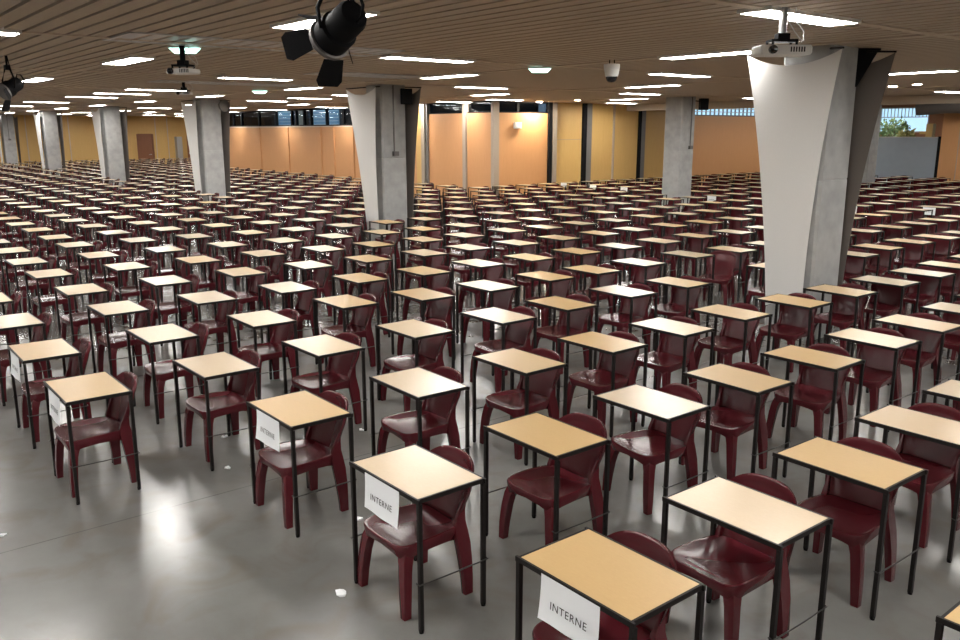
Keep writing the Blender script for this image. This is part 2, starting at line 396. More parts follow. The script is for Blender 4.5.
# ------------------------------------------------------------------ exam desk
LX, LY = .338, .217
def desk_geo():
    P = {}
    P['tabletop'] = (G().lo(-.3265, .3265, -.2185, .2185, .764, .7810), 'TOP')
    f = G()
    for y in (-.225, .225): f.lo(-.352, .352, y - .006, y + .006, .757, .7815)
    for x in (-.333, .333): f.lo(x - .006, x + .006, -.219, .219, .757, .7815)
    P['frame'] = (f, 'metal')
    P['leg'] = [(G().loft([[(x - h, y - h, z), (x + h, y - h, z), (x + h, y + h, z), (x - h, y + h, z)] for z, h in ((0.012, .0115), (.755, .0115))]), 'metal') for x in (-LX, LX) for y in (-LY, LY)]
    P['glide'] = [(G().lathe([(.010, 0), (.0135, .002), (.0135, .022), (.0125, .024)], 8, 0, (x, y, 0)), 'black') for x in (-LX, LX) for y in (-LY, LY)]
    P['side_rod'] = [(G().tube([(s * (LX - .012), -LY - .02, .300), (s * (LX + .016), -LY - .02, .297), (s * (LX + .017), 0, .295), (s * (LX + .016), LY + .022, .297), (s * (LX - .012), LY + .022, .300)], .0042, 6), 'wire') for s in (-1, 1)]
    return P
DP = desk_geo()
TOPS = {k: DP['tabletop'][0].mesh('tabletop_' + k, M[k]) for k in ('gold', 'beech', 'pale')}
D_FRAME = DP['frame'][0].mesh('desk_frame', M['metal'])
D_LEGS = [g.mesh('desk_leg', M['metal']) for g, _ in DP['leg']]
D_GLIDE = [g.mesh('desk_glide', M['black'], 50) for g, _ in DP['glide']]
D_RODS = [g.mesh('desk_side_rod', M['wire'], 60) for g, _ in DP['side_rod']]
one = G().merge(DP['tabletop'][0], 0).merge(DP['frame'][0], 1)
for g, _ in DP['leg']: one.merge(g, 1)
for g, _ in DP['side_rod']: one.merge(g, 2)
D_ONE = {k: one.mesh('exam_desk_' + k, [M[k], M['metal'], M['wire']]) for k in TOPS}

def make_desk(top):
    t = empty('exam_desk', (0, 0, 0))
    obj('tabletop', TOPS[top], t); obj('frame', D_FRAME, t)
    for me, gl in zip(D_LEGS, D_GLIDE):
        l = obj('leg', me, t); obj('foot_cap', gl, l)
    for me in D_RODS: obj('side_rod', me, t)
    return t

# ------------------------------------------------------------------ burgundy chair
def superell(n, a, yf, yb, ex=3.2):
    out = []
    for i in range(n):
        th = 2 * PI * i / n; c, s = math.cos(th), math.sin(th)
        x = a * math.copysign(abs(c) ** (2 / ex), c); yy = math.copysign(abs(s) ** (2 / ex), s)
        out.append((x, yy * (yb if yy > 0 else yf)))
    return out
def seat_geo(n=36):
    o = superell(n, .238, .224, .228, 5.6)
    def ring(s, zf, ys=1.):
        r = []
        for x, y in o:
            q = zf(x, y); r.append((x * s * (1 - .13 * max(0, y / .228)), y * s * ys, q))
        return r
    corner = lambda x, y: min(1., abs(x) / .236) * min(1., abs(y) / (.222 if y < 0 else .228))
    lip = lambda x, y: .442 - .010 * max(0, -y / .212) ** 2 + .008 * (abs(x) / .222) ** 2
    rings = [ring(.90, lambda x, y: .386 - .060 * corner(x, y) ** 3), ring(.955, lambda x, y: .382 - .060 * corner(x, y) ** 3),
             ring(.985, lambda x, y: .410 - .02 * corner(x, y)), ring(1., lambda x, y: lip(x, y) - .012), ring(.985, lambda x, y: lip(x, y) - .002), ring(.95, lip),
             ring(.90, lambda x, y: lip(x, y) - .003), ring(.78, lambda x, y: .434 + .004 * (abs(x) / .222)), ring(.55, lambda x, y: .425), ring(.28, lambda x, y: .421), ring(.06, lambda x, y: .420)]
    g = G().loft(rings, 0, (False, True))
    # underside of the shell
    g.add([(x, y, z) for x, y, z in ring(.90, lambda x, y: .415)], [tuple(reversed(range(n)))])
    return g
def BY(s, zz, t): return .238 + .26 * zz - .028 * s * s - (.042 - .018 * t) * abs(s) ** 6
def back_geo(nS=20, nT=14):
    def pt(s, t):
        ztop = .834 - .085 * abs(s) ** 3.0
        z = .385 + t * (ztop - .385)
        hw = .192 + .040 * min(1, max(0, t - .15) / .6) ** 1.3 - .010 * max(0, t - .8) / .2
        x = s * hw
        zz = max(0, z - .40)
        y = BY(s, zz, t)
        return Vector((x, y, z))
    V = []; V2 = []
    if nS > 8:
        half = [0, .12, .24, .36, .48, .60, .71, .80, .86, .90, .965, 1.]
        sv = [-x for x in half[:0:-1]] + half; tv = [0, .08, .16, .25, .34, .43, .52, .61, .70, .78, .85, .895, .925, .972, 1.]
    else: sv = [-1 + 2 * i / nS for i in range(nS + 1)]; tv = [k / nT for k in range(nT + 1)]
    nS, nT = len(sv) - 1, len(tv) - 1
    for t in tv:
        for s in sv:
            p = pt(s, t); nrm = Vector((.28 * s, -.9, .36)).normalized()
            e = max(abs(s), 0); rim = .027 if (abs(s) > .88 or t > .91) else .010
            V.append(p + nrm * (rim * .5)); V2.append(p - nrm * (rim * .6))
    W = nS + 1; n0 = len(V); F = []
    for it in range(nT):
        for i in range(nS):
            q = it * W + i
            F.append((q, q + 1, q + W + 1, q + W)); F.append((n0 + q, n0 + q + W, n0 + q + W + 1, n0 + q + 1))
    bd = list(range(W)) + [k * W + nS for k in range(1, nT + 1)] + [nT * W + i for i in range(nS - 1, -1, -1)] + [k * W for k in range(nT - 1, 0, -1)]
    for i, j in zip(bd, bd[1:] + bd[:1]): F.append((j, i, n0 + i, n0 + j))
    return G().add(V + V2, F)
def rrect(cx, cy, z, wx, wy, m=2):
    out = []; r = .32
    for sx, sy in ((1, -1), (1, 1), (-1, 1), (-1, -1)):
        pts = [(sx * wx / 2, sy * wy / 2 * (1 - 2 * r)), (sx * wx / 2 * (1 - .2 * r), sy * wy / 2 * (1 - .2 * r)), (sx * wx / 2 * (1 - 2 * r), sy * wy / 2)]
        if sx * sy > 0: pass
        else: pts = pts[::-1]
        out += [(cx + a, cy + b, z) for a, b in pts]
    return out
def leg_geo(sx, rear):
    if not rear:
        S = [(0, .232, -.205, .046, .048), (.12, .225, -.201, .056, .054), (.25, .211, -.190, .062, .058), (.31, .201, -.181, .064, .060), (.345, .192, -.173, .070, .066), (.392, .172, -.154, .080, .074)]
    else:
        S = [(0, .232, .230, .042, .058), (.10, .228, .228, .044, .068), (.22, .220, .222, .046, .082), (.33, .208, .214, .046, .094), (.41, .198, .204, .042, .094), (.47, .192, .204, .034, .074), (.54, .194, .220, .018, .044), (.60, .199, .238, .010, .022)]
    return G().loft([rrect(sx * x, y, z, wx, wy) for z, x, y, wx, wy in S])
CG = {'seat': seat_geo(), 'backrest': back_geo(), 'leg': [leg_geo(sx, r) for r in (0, 1) for sx in (-1, 1)]}
for g in [CG['seat'], CG['backrest']] + CG['leg']: g.xf(Matrix.Scale(.962, 4, Vector((0, 0, 1))))
C_SEAT = CG['seat'].mesh('chair_seat', M['plastic'], 50); C_BACK = CG['backrest'].mesh('chair_backrest', M['plastic'], 100)
C_LEGS = [g.mesh('chair_leg', M['plastic'], 50) for g in CG['leg']]
one = G().merge(CG['seat']).merge(CG['backrest'])
for g in CG['leg']: one.merge(g)
C_ONE = one.mesh('chair', M['plastic'], 50)
low = G().merge(seat_geo(12)).merge(back_geo(6, 4)).xf(Matrix.Scale(.962, 4, Vector((0, 0, 1))))
for g in CG['leg']:
    rings = [g.v[k:k + 12] for k in range(0, len(g.v), 12)]
    low.loft([[r[i] for i in (1, 4, 7, 10)] for r in (rings[0], rings[-2])])
def make_chair():
    t = empty('chair', (0, 0, 0))
    obj('seat', C_SEAT, t); obj('backrest', C_BACK, t)
    for me in C_LEGS: obj('leg', me, t)
    return t
def copy_tree(o, parent=None):
    c = o.copy(); C.objects.link(c)
    if parent: c.parent = parent
    for ch in o.children: copy_tree(ch, c)
    return c

# ------------------------------------------------------------------ where the desks stand
OFF = {}
for it in ("-14,4:-.15,.07 -13,3:-.12,.04 -13,4:-.10,.06 -12,2:-.08,.01 -12,3:-.10,.01 -12,4:-.07,.02 -11,1:-.08,.02 -11,2:-.13,.02 -11,3:-.07,0 -11,4:-.03,.01 -11,7:.13,0 -10,1:-.01,0 -10,2:-.12,.03 -10,3:-.08,.01 -10,4:-.06,.02 -10,6:.12,-.04 -10,7:-.02,0 -10,10:.12,-.01 -9,0:-.01,.04 "
           "-9,1:-.12,.01 -9,2:-.11,.03 -9,3:-.03,-.01 -9,5:.13,-.05 -9,6:.11,0 -9,7:.13,.01 -9,9:.14,-.03 -8,0:-.02,-.02 -8,1:-.04,-.02 -8,2:-.05,-.01 -8,4:.12,-.02 -8,5:.14,-.03 -8,6:.16,-.03 -8,7:.19,-.12 -8,8:.19,-.13 -8,10:.2,-.17 -8,11:.03,-.03 -8,12:.01,.09 -7,0:-.06,-.02 -7,1:-.04,-.02 -7,2:-.03,-.01 "
           "-7,4:.07,.01 -7,5:.11,-.06 -7,6:.1,-.05 -7,7:.09,-.13 -7,9:.02,-.08 -7,10:-.06,-.06 -7,11:-.01,-.04 -7,12:-.12,.19 -6,0:.02,.01 -6,1:.03,.01 -6,3:.02,.03 -6,4:.04,0 -6,5:.06,.01 -6,6:-.01,-.07 -6,7:.06,-.08 -6,8:.01,-.04 -6,9:-.01,.01 -6,10:-.06,-.01 -6,11:-.08,.1 -5,0:0,.03 -5,1:.03,0 -5,2:.02,0 "
           "-5,3:0,.04 -5,4:.05,0 -5,6:.01,-.04 -5,7:0,-.02 -5,8:0,-.04 -5,9:-.03,.01 -5,10:-.09,.09 -4,-1:.02,0 -4,0:.05,.01 -4,2:-.2,.12 -4,3:-.01,.03 -4,5:-.03,0 -4,6:-.02,-.14 -4,7:-.06,-.14 -4,8:-.12,.08 -3,-1:-.01,0 -3,1:-.03,-.03 -3,2:-.05,-.03 -3,4:-.04,-.08 -3,5:-.1,-.01 -3,6:-.08,-.02 -3,11:-.12,.17 "
           "-3,12:-.13,.29 -3,13:-.12,.3 -2,0:0,0 -2,1:.01,-.01 -2,2:.03,-.01 -2,3:.02,-.01 -2,4:.02,-.04 -2,6:.07,.03 -2,7:.07,.03 -2,8:.08,.1 -2,9:.08,.12 -1,0:-.02,.01 -1,1:0,-.02 -1,2:-.01,0 -1,3:.03,-.03 -1,4:.06,-.02 -1,5:.05,.02 0,0:-.02,.03 0,1:-.01,.03 0,2:0,.02 1,1:-.06,0").split():
    a, b = it.split(':'); OFF[tuple(map(int, a.split(',')))] = tuple(map(float, b.split(',')))
GOLD = {(0, 0), (0, 2), (-1, 1), (-2, 3), (-1, 3), (-1, 4), (-3, 4), (-4, 2), (-4, 3), (-3, 6), (-2, 6), (-4, 6), (-5, 7), (-7, 2), (-10, 4), (-4, 5), (-2, 0), (1, 1), (-6, 2), (-9, 7), (-8, 7), (-5, 4), (-6, 4)}
PALE = {(0, 1), (-1, 2), (-2, 4), (-1, 5), (-3, 5), (-4, 7), (-5, 8), (-1, 0), (-2, 8), (-2, 9), (-5, 2), (-6, 1), (-7, 1), (-3, 3), (-2, 1)}
MISSING = {(-10, 8)}
def slot_pos(i, j):
    u = -2.270 + 1.4563 * i - .0012 * j; v = 2.521 + 1.019 * j - .0012 * i
    if (i, j) in OFF: du, dv = OFF[(i, j)]
    else:
        r = random.Random(i * 131 + j)
        du = (.08 if (i <= -8 and 4 <= j < 11) else 0) + r.uniform(-.035, .035)
        dv = r.uniform(-.03, .03) + (.045 * min(max(0, j - 8), 22) if i > -15 else 0)
    return u + du, v + dv
slots = []
for i in range(1, -42, -1):
    for j in range(-1, 36):
        if (i, j) in MISSING: continue
        if i == 1 and j < 1: continue
        if i in (0, -1, -2) and j < 0: continue
        u, v = slot_pos(i, j)
        if u < -61.8: continue
        vmax = PV - .75 if u > WU else (WV - .62 if u > -47.5 else 25.2)
        if v > vmax: continue
        if WU - .5 < u - .36 < WU + .04 and v > WV - .6: u = WU + .42
        if any(abs(u - a) < PH + (.37 if i > -20 else .46) and -.78 < b - v < .60 for a, b in PILLARS): 
            if not ((i, j) == (-3, 8)): continue
        px = project((u, v + .1, .6))
        if px is None: continue
        r = F_PX * .6 / px[2] 
        if not (-r < px[0] < 960 + r and px[1] < 640 + 1.5 * r): continue
        # keep only what really reaches the frame
        cs = [project((u + a, v + b, z)) for a in (-.36, .33) for b in (-.23, .40) for z in (0, .80)]
        if not any(c and -2 < c[0] < 962 and c[1] < 642 for c in cs): continue
        slots.append((px[2], i, j, u, v))
slots.sort()
NIND, NPART = 300, 170
# ordinal of each desk along its row, counted from the left edge of the picture
rows = {}
for d_, i, j, u, v in slots: rows.setdefault(i, []).append(j)
rank = {}
for i, js in rows.items():
    for k, j in enumerate(sorted(js)): rank[(i, j)] = k + 1
PAPER = {(1, 1): 'on the desk at the bottom right corner', (0, 0): 'on the nearest desk, bottom centre', (-1, 0): 'left of the nearest one, second along the front', (-2, 0): 'on the third desk along the front edge', (-3, -1): 'on the desk at the left end of the front edge', (-4, -1): 'on the desk behind the front left corner desk'}
TOPWORD = {'gold': 'golden wood', 'beech': 'beech wood', 'pale': 'pale wood'}
proto_d = {k: None for k in TOPS}; proto_c = None
stuff_d = G(); stuff_c = G()
def row_words(i):
    return 'row of the bottom right corner' if i == 1 else '%s row from front' % ordinal(1 - i)
for n_, (d_, i, j, u, v) in enumerate(slots):
    r = random.Random(i * 977 + j * 31 + 5)
    top = 'gold' if (i, j) in GOLD else 'pale' if (i, j) in PALE else r.choice(['gold', 'beech', 'beech', 'pale', 'pale'])
    yaw = r.uniform(-.018, .018); cyaw = r.uniform(-.07, .07); cu, cv = -.075 + r.uniform(-.04, .04), r.uniform(.01, .09)
    if (i, j) in ((-1, 0), (0, 0), (-2, 0), (-3, -1)): cyaw, cu, cv = .0, -.065, .005
    if (i, j) == (-1, 2): cyaw, cu, cv = -.14, -.07, .095
    if (i, j) == (0, 1): cyaw, cu, cv = -.06, -.13, .045
    if (i, j) == (-1, 1): cyaw, cu, cv = 0., -.02, .07
    if (i, j) == (-4, 8): cu, cv, cyaw = .34, .30, .35
    if (i, j) == (-3, 8): cu, cv = -.1, .0
    if n_ < NIND:
        if n_ < NPART:
            if proto_d[top] is None: d = proto_d[top] = make_desk(top)
            else: d = copy_tree(proto_d[top])
            if proto_c is None: c = proto_c = make_chair()
            else: c = copy_tree(proto_c)
        else:
            d = obj('exam_desk', D_ONE[top]); c = obj('chair', C_ONE)
        d.location = (u, v, 0); d.rotation_euler = (0, 0, yaw)
        c.location = (u + cu, v + cv, 0); c.rotation_euler = (0, 0, cyaw)
        k = rank[(i, j)]
        if i == 1: where = 'cut off at the bottom right corner'
        else: where = '%s from left in %s' % (ordinal(k), row_words(i))
        tag(d, '%s topped exam desk %s' % (TOPWORD[top], where), 'desk', 'exam desks in rows')
        tag(c, 'burgundy plastic chair at the desk ' + where, 'chair', 'burgundy chairs at the exam desks')
    else:
        R = Matrix.Translation((u, v, 0)) @ Matrix.Rotation(yaw, 4, 'Z')
        mi = ('gold', 'beech', 'pale').index(top)
        g = G().lo(-.318, .318, -.214, .214, .764, .782, mi).lo(-.35, .35, -.231, .231, .757, .779, 3)
        for x in (-LX, LX):
            for y in (-LY, LY): g.lo(x - .012, x + .012, y - .012, y + .012, 0, .75, 3)
        stuff_d.merge(g.xf(R))
        R = Matrix.Translation((u + cu, v + cv, 0)) @ Matrix.Rotation(cyaw, 4, 'Z')
        g = G(); g.v = list(low.v); g.f = low.f; g.m = low.m; stuff_c.merge(g.xf(R))
o = obj('distant_desk_mass', stuff_d.mesh('distant_desk_mass', [M['gold'], M['beech'], M['pale'], M['metal']]))
tag(o, 'far exam desks filling the back of the hall', 'desk', None, 'stuff')
o = obj('distant_chair_mass', stuff_c.mesh('distant_chair_mass', M['plastic'], 50))
tag(o, 'far burgundy chairs filling the back of the hall', 'chair', None, 'stuff')

# ------------------------------------------------------------------ INTERNE sheets
fc = bpy.data.curves.new('lettering', 'FONT'); fc.body = 'INTERNE'; fc.size = .051; fc.space_character = 1.12; fc.align_x = 'CENTER'; fc.align_y = 'CENTER'; fc.extrude = .0002
fo = bpy.data.objects.new('lettering', fc); C.objects.link(fo)
bpy.context.view_layer.update()
L_ME = bpy.data.meshes.new_from_object(fo.evaluated_get(bpy.context.evaluated_depsgraph_get()))
bpy.data.objects.remove(fo); L_ME.materials.clear(); L_ME.materials.append(M['ink'])
def sheet_mesh(curl):
    g = G(); nx, nz = 10, 8; V = []
    for iz in range(nz + 1):
        for ix in range(nx + 1):
            x = -.1485 + .297 * ix / nx; t = iz / nz; x *= 1.18
            V.append((x, -.014 * t ** 2 * (1 + curl * (x / .1485)) + .003 * math.sin(ix * .9) * t, -.21 * t))
    n0 = len(V); V2 = [(x, y + .0008, z) for x, y, z in V]; W = nx + 1; F = []
    for iz in range(nz):
        for ix in range(nx):
            q = iz * W + ix; F.append((q, q + W, q + W + 1, q + 1)); F.append((n0 + q, n0 + q + 1, n0 + q + W + 1, n0 + q + W))
    return G().add(V + V2, F).mesh('paper_sheet', M['paper'], 60)
SH = [sheet_mesh(c) for c in (.3, -.3)]
def paper(u, v, z, rz, label, k, s=1.):
    t = obj('paper_sheet', SH[k % 2], None, (u, v, z), rz)
    l = obj('lettering', L_ME, t, (.0, -.0075, -.125)); l.rotation_euler = (PI / 2 - .085, 0, 0); t.scale = (s, 1, s)
    tag(t, label, 'sign', 'INTERNE sheets on desk fronts')
for k, ((i, j), w) in enumerate(PAPER.items()):
    u, v = slot_pos(i, j)
    paper(u + .0, v - .2335, .772, 0, 'white sheet lettered INTERNE hanging ' + w, k)
def nearest(u, v):
    return min(slots, key=lambda s: (s[3] - u) ** 2 + (s[4] - v) ** 2)
for k, (u, v, w) in enumerate(((-22.7, 21.95, 'on the leftmost of three far labelled desks'), (-21.2, 22.0, 'on the middle of three far labelled desks'), (-19.8, 22.4, 'on the rightmost of three far labelled desks'), (-15.5, 21.84, 'on a far desk just left of the nearest pillar'),
                               (-10.5, 21.7, 'on a far desk just right of the nearest pillar'), (-9.6, 21.9, 'on a far desk by the right edge'))):
    s = nearest(u, v)
    paper(s[3], s[4] - .236, .775, 0, 'small white labelled sheet hanging ' + w, k, .88)

# ------------------------------------------------------------------ litter on the floor
for k, (u, v, sz, w) in enumerate(((-4.04, 2.18, .05, 'in front of the second labelled desk'), (-4.82, 2.77, .035, 'by the second labelled desk left leg'), (-6.99, 2.67, .035, 'under the second desk of the fourth row'), (-6.29, 2.41, .035, 'beside the third desk along the front edge'),
                                (-6.38, 3.72, .03, 'under the desk behind the third labelled one'), (-6.12, .76, .03, 'at the left edge of the bare floor'))):
    r = random.Random(k); pts = []
    n0 = 9
    for q in range(n0):
        a = 2 * PI * q / n0; rr = sz * r.uniform(.55, 1.); pts.append((rr * math.cos(a), rr * .8 * math.sin(a), r.uniform(.001, .012)))
    ctr = (0, 0, .011); g = G().add(pts + [ctr] + [(x, y, 0) for x, y, z in pts], [(q, (q + 1) % n0, n0) for q in range(n0)] + [(n0 + 1 + q, n0 + 1 + (q + 1) % n0, (q + 1) % n0, q) for q in range(n0)] + [tuple(n0 + 1 + q for q in reversed(range(n0)))])
    tag(obj('paper_scrap', g.mesh('paper_scrap', M['paper']), None, (u, v, 0), k), 'small scrap of white paper on the floor ' + w, 'litter', 'paper scraps on the floor')

# ------------------------------------------------------------------ ceiling lamps
LW, LL = .30, 1.42
fr = G().lo(-LL / 2 - .02, LL / 2 + .02, -LW / 2 - .02, -LW / 2, -.028, .03).lo(-LL / 2 - .02, LL / 2 + .02, LW / 2, LW / 2 + .02, -.028, .03)
fr.lo(-LL / 2 - .02, -LL / 2, -LW / 2, LW / 2, -.028, .03).lo(LL / 2, LL / 2 + .02, -LW / 2, LW / 2, -.028, .03)
L_FR = fr.mesh('lamp_frame', M['lampframe']); L_DI = G().lo(-LL / 2, LL / 2, -LW / 2, LW / 2, -.026, .0).mesh('lamp_diffuser', M['lamp'])
lamp0 = None; lamps = []
for n1 in range(-2, 10):
    for m_ in range(-4, 4):
        for typ in (0, 1):
            u = (-7.25 if typ == 0 else -4.4) - (5.8 if typ == 0 else 5.76) * n1; v = (3.95 + 5.75 * m_) if typ == 0 else 7.2 + (5.6 if m_ >= 0 else 5.92) * m_
            if not (U0 + 1 < u < U1 - .8 and V0 + .8 < v < 25.4): continue
            if u < WU + .8 and v > WV - .4 and u > -48.5: continue
            lamps.append((u, v, typ))
for v in (7.2 + 5.6 * 0, 7.2 + 5.6 * 1, 7.2 + 5.6 * 2): lamps.append((-24.45, v, 1))
lamps.sort(key=lambda a: a[0] ** 2 + a[1] ** 2)
cnt = {}
for u, v, typ in lamps:
    if lamp0 is None:
        t = lamp0 = empty('ceiling_lamp', (0, 0, 0)); obj('frame', L_FR, t); obj('diffuser', L_DI, t)
    else: t = copy_tree(lamp0)
    t.location = (u, v, CEIL - .003); t.rotation_euler = (0, 0, PI / 2 if typ else 0)
    px = project((u, v, CEIL))
    vis = px is not None and -60 < px[0] < 1020 and -40 < px[1] < 320
    line = round((u + 7.25) / 5.8) if typ == 0 else round((v - 6.95) / 5.75)
    key = (typ, round(v, 1), vis); cnt[key] = cnt.get(key, 0) + 1
    if vis:
        lv = sorted({a[1] for a in lamps if a[2] == typ}).index(v) + 1
        w = 'along' if typ == 0 else 'across'
        tag(t, 'white strip lamp %s the slats, %s nearest in %s such line from left' % (w, ordinal(cnt[key]), ordinal(lv)), 'ceiling lamp', 'strip lamps in the slatted ceiling')
    else:
        tag(t, 'white strip lamp in the slatted ceiling outside the picture', 'ceiling lamp', 'strip lamps outside the picture')
# strip lamps added beyond the beam to brighten the walls and plants
for k, (u, v, w) in enumerate(((-10., 30.5, 'right of the nearest pillar'), (-20.5, 31.4, 'left of the nearest pillar'), (-14., 34.5, 'near the grey partition'), (-4., 31., 'outside the picture'), (-19.0, 38.6, 'above the plants'), (-21.5, 42.5, 'deep behind the plants'), (-20.5, 34.8, 'hidden behind the nearest pillar'), (-12.5, 27.6, 'just beyond the beam'))):
    t = copy_tree(lamp0); t.location = (u, v, 4.03); tag(t, 'added white fill lamp under the higher ceiling %s' % w, 'ceiling lamp', 'strip lamps in the slatted ceiling')
# green-white exit lights
for k, (u, v, rz, w) in enumerate(((-10.5, 9.65, .9, 'in the middle of the ceiling'), (-10.6, 3.9, .9, 'above the projector on the left'), (-20.7, 9.45, .9, 'farther back, left of centre'))):
    t = empty('exit_light', (u, v, CEIL), rz)
    obj('housing', G().lo(-.19, .19, -.05, .05, -.025, 0).mesh('exit_housing', M['white']), t)
    obj('lit_panel', G().loft([[(-.12, -.03, -.085), (.12, -.03, -.085), (.12, .03, -.085), (-.12, .03, -.085)], [(-.18, -.045, -.025), (.18, -.045, -.025), (.18, .045, -.025), (-.18, .045, -.025)]]).mesh('exit_panel', M['exit']), t)
    tag(t, 'green-white glowing emergency light hanging %s' % w, 'emergency light', 'emergency lights')
for k, (u, v, w) in enumerate(((-9.84, 20.13, 'right of the nearest pillar, nearer one'), (-9.09, 19.69, 'right of the nearest pillar, smaller one'), (-20.8, 20.85, 'before the yellow panels'), (-22.85, 21.0, 'washing the orange panel by the corner'))):
    t = empty('downlight', (u, v, CEIL))
    obj('ring', G().lathe([(.10, -.005), (.115, -.012), (.115, 0)], 18).mesh('downlight_ring', M['lampframe'], 40), t)
    obj('lens', G().lathe([(.0, -.016), (.09, -.014), (.095, -.004)], 18).mesh('downlight_lens', M['wash' if k == 3 else 'down'], 40), t)
    tag(t, 'round warm downlight in the ceiling %s' % w, 'downlight', 'round downlights')

# pale panels painting stretches of brightly lit slats
for k, (u, v, a, b, w) in enumerate(((-9.9, 4.6, 1.0, 3.4, 'beside the near spotlight'), (-13.9, 8.6, .9, 2.4, 'before the pillar left of centre'), (-18.2, 7.6, .8, 3.2, 'before the third pillar'))):
    t = empty('lit_slat_panel', (u, v, CEIL))
    obj('frame', G().lo(-a / 2, a / 2, -b / 2, -b / 2 + .05, -.015, 0).lo(-a / 2, a / 2, b / 2 - .05, b / 2, -.015, 0).lo(-a / 2, -a / 2 + .05, -b / 2, b / 2, -.015, 0).lo(a / 2 - .05, a / 2, -b / 2, b / 2, -.015, 0).mesh('lit_slat_frame', M['grille']), t)
    gg = G(); y = -b / 2 + .08
    while y < b / 2 - .1: gg.lo(-a / 2 + .05, a / 2 - .05, y, y + .15, -.006, 0); y += .21
    obj('louvre', gg.mesh('lit_slat_strip', M['grille']), t)
    tag(t, 'pale panel painting bright light on the ceiling slats %s' % w, 'ventilation grille', 'painted lit slat panels')

# ------------------------------------------------------------------ theatre spotlights
def spotlight(loc, axis, zceil, label, scale=1.):
    ax = Vector(axis).normalized(); sx = ax.cross(Vector((0, 0, 1))).normalized(); sy = sx.cross(ax)
    R = Matrix((sx, sy, ax)).transposed().to_4x4()
    t = empty('stage_spotlight', loc)
    K = R @ Matrix.Scale(scale, 4)
    obj('housing', G().lathe([(.02, -.17), (.075, -.165), (.088, -.14), (.09, -.02), (.105, -.01), (.105, .10), (.098, .105)], 24).xf(K).mesh('spot_housing', M['black'], 35), t)
    obj('lens_ring', G().lathe([(.108, .085), (.118, .088), (.118, .112), (.10, .114)], 24).xf(K).mesh('spot_ring', M['duct'], 35), t)
    obj('lens', G().lathe([(.0, .10), (.06, .098), (.097, .09)], 20).xf(K).mesh('spot_lens', M['blackgloss'], 60), t)
    for k in range(4):
        a = k * PI / 2
        g = G(); fl = math.radians(40); nar = k % 2
        w0, w1, L = (.062, .082, .150)
        pts = [(-w0, .0, 0), (w0, 0, 0), (w1, 0, L * .8), (w1 - .02, 0, L), (-w1 + .02, 0, L), (-w1, 0, L * .8)]
        P = []
        for th in (0, .004):
            for x, y, z in pts: P.append((x, .112 + z * math.sin(fl) + th, .112 + z * math.cos(fl)))
        g.add(P, [tuple(reversed(range(6))), tuple(range(6, 12))] + [(q, (q + 1) % 6, 6 + (q + 1) % 6, 6 + q) for q in range(6)])
        g.xf(K @ Matrix.Rotation(a, 4, 'Z'))
        obj('barn_door', g.mesh('barn_door', M['black']), t)
    # rear handle loop
    obj('handle', G().tube([(0, .06, -.16), (0, .10, -.20), (0, .07, -.245), (0, .0, -.25), (0, -.04, -.22), (0, -.05, -.165)], .009).xf(K).mesh('spot_handle', M['black'], 60), t)
    s = scale
    side = sx
    for q in (-1, 1):
        p0 = side * (.11 * q * s); p1 = side * (.125 * q * s) + Vector((0, 0, .10 * s)); p2 = side * (.05 * q * s) + Vector((0, 0, .24 * s))
        obj('yoke_arm', G().tube([p0, p1, p2], [.010 * s, .012 * s, .012 * s]).mesh('yoke_arm', M['black'], 60), t)
    obj('clamp', G().box((0, 0, .26 * s), (.10 * s, .06 * s, .06 * s)).mesh('clamp', M['black']), t)
    obj('hanging_pole', G().tube([(0, 0, .25 * s), (0, 0, zceil - loc[2])], .014 * s).mesh('hanging_pole', M['black'], 60), t)
    obj('power_cable', G().tube([tuple(R @ Vector((.02, .07, -.10)) * s), tuple(Vector((.03, .05, .17)) * s), tuple(Vector((.02, .02, .32)) * s), (.015, .01, zceil - loc[2])], .006 * s).mesh('power_cable', M['black'], 60), t)
    tag(t, label, 'spotlight')
spotlight((-3.525, 2.005, 3.112), (-.909, -.067, -.406), CEIL, 'black stage spotlight with open barn doors hanging near the camera', .85)
spotlight((-13.4, 2.46, 3.24), (.35, -.75, -.45), CEIL, 'black stage spotlight under the ceiling at the left edge', 1.05)

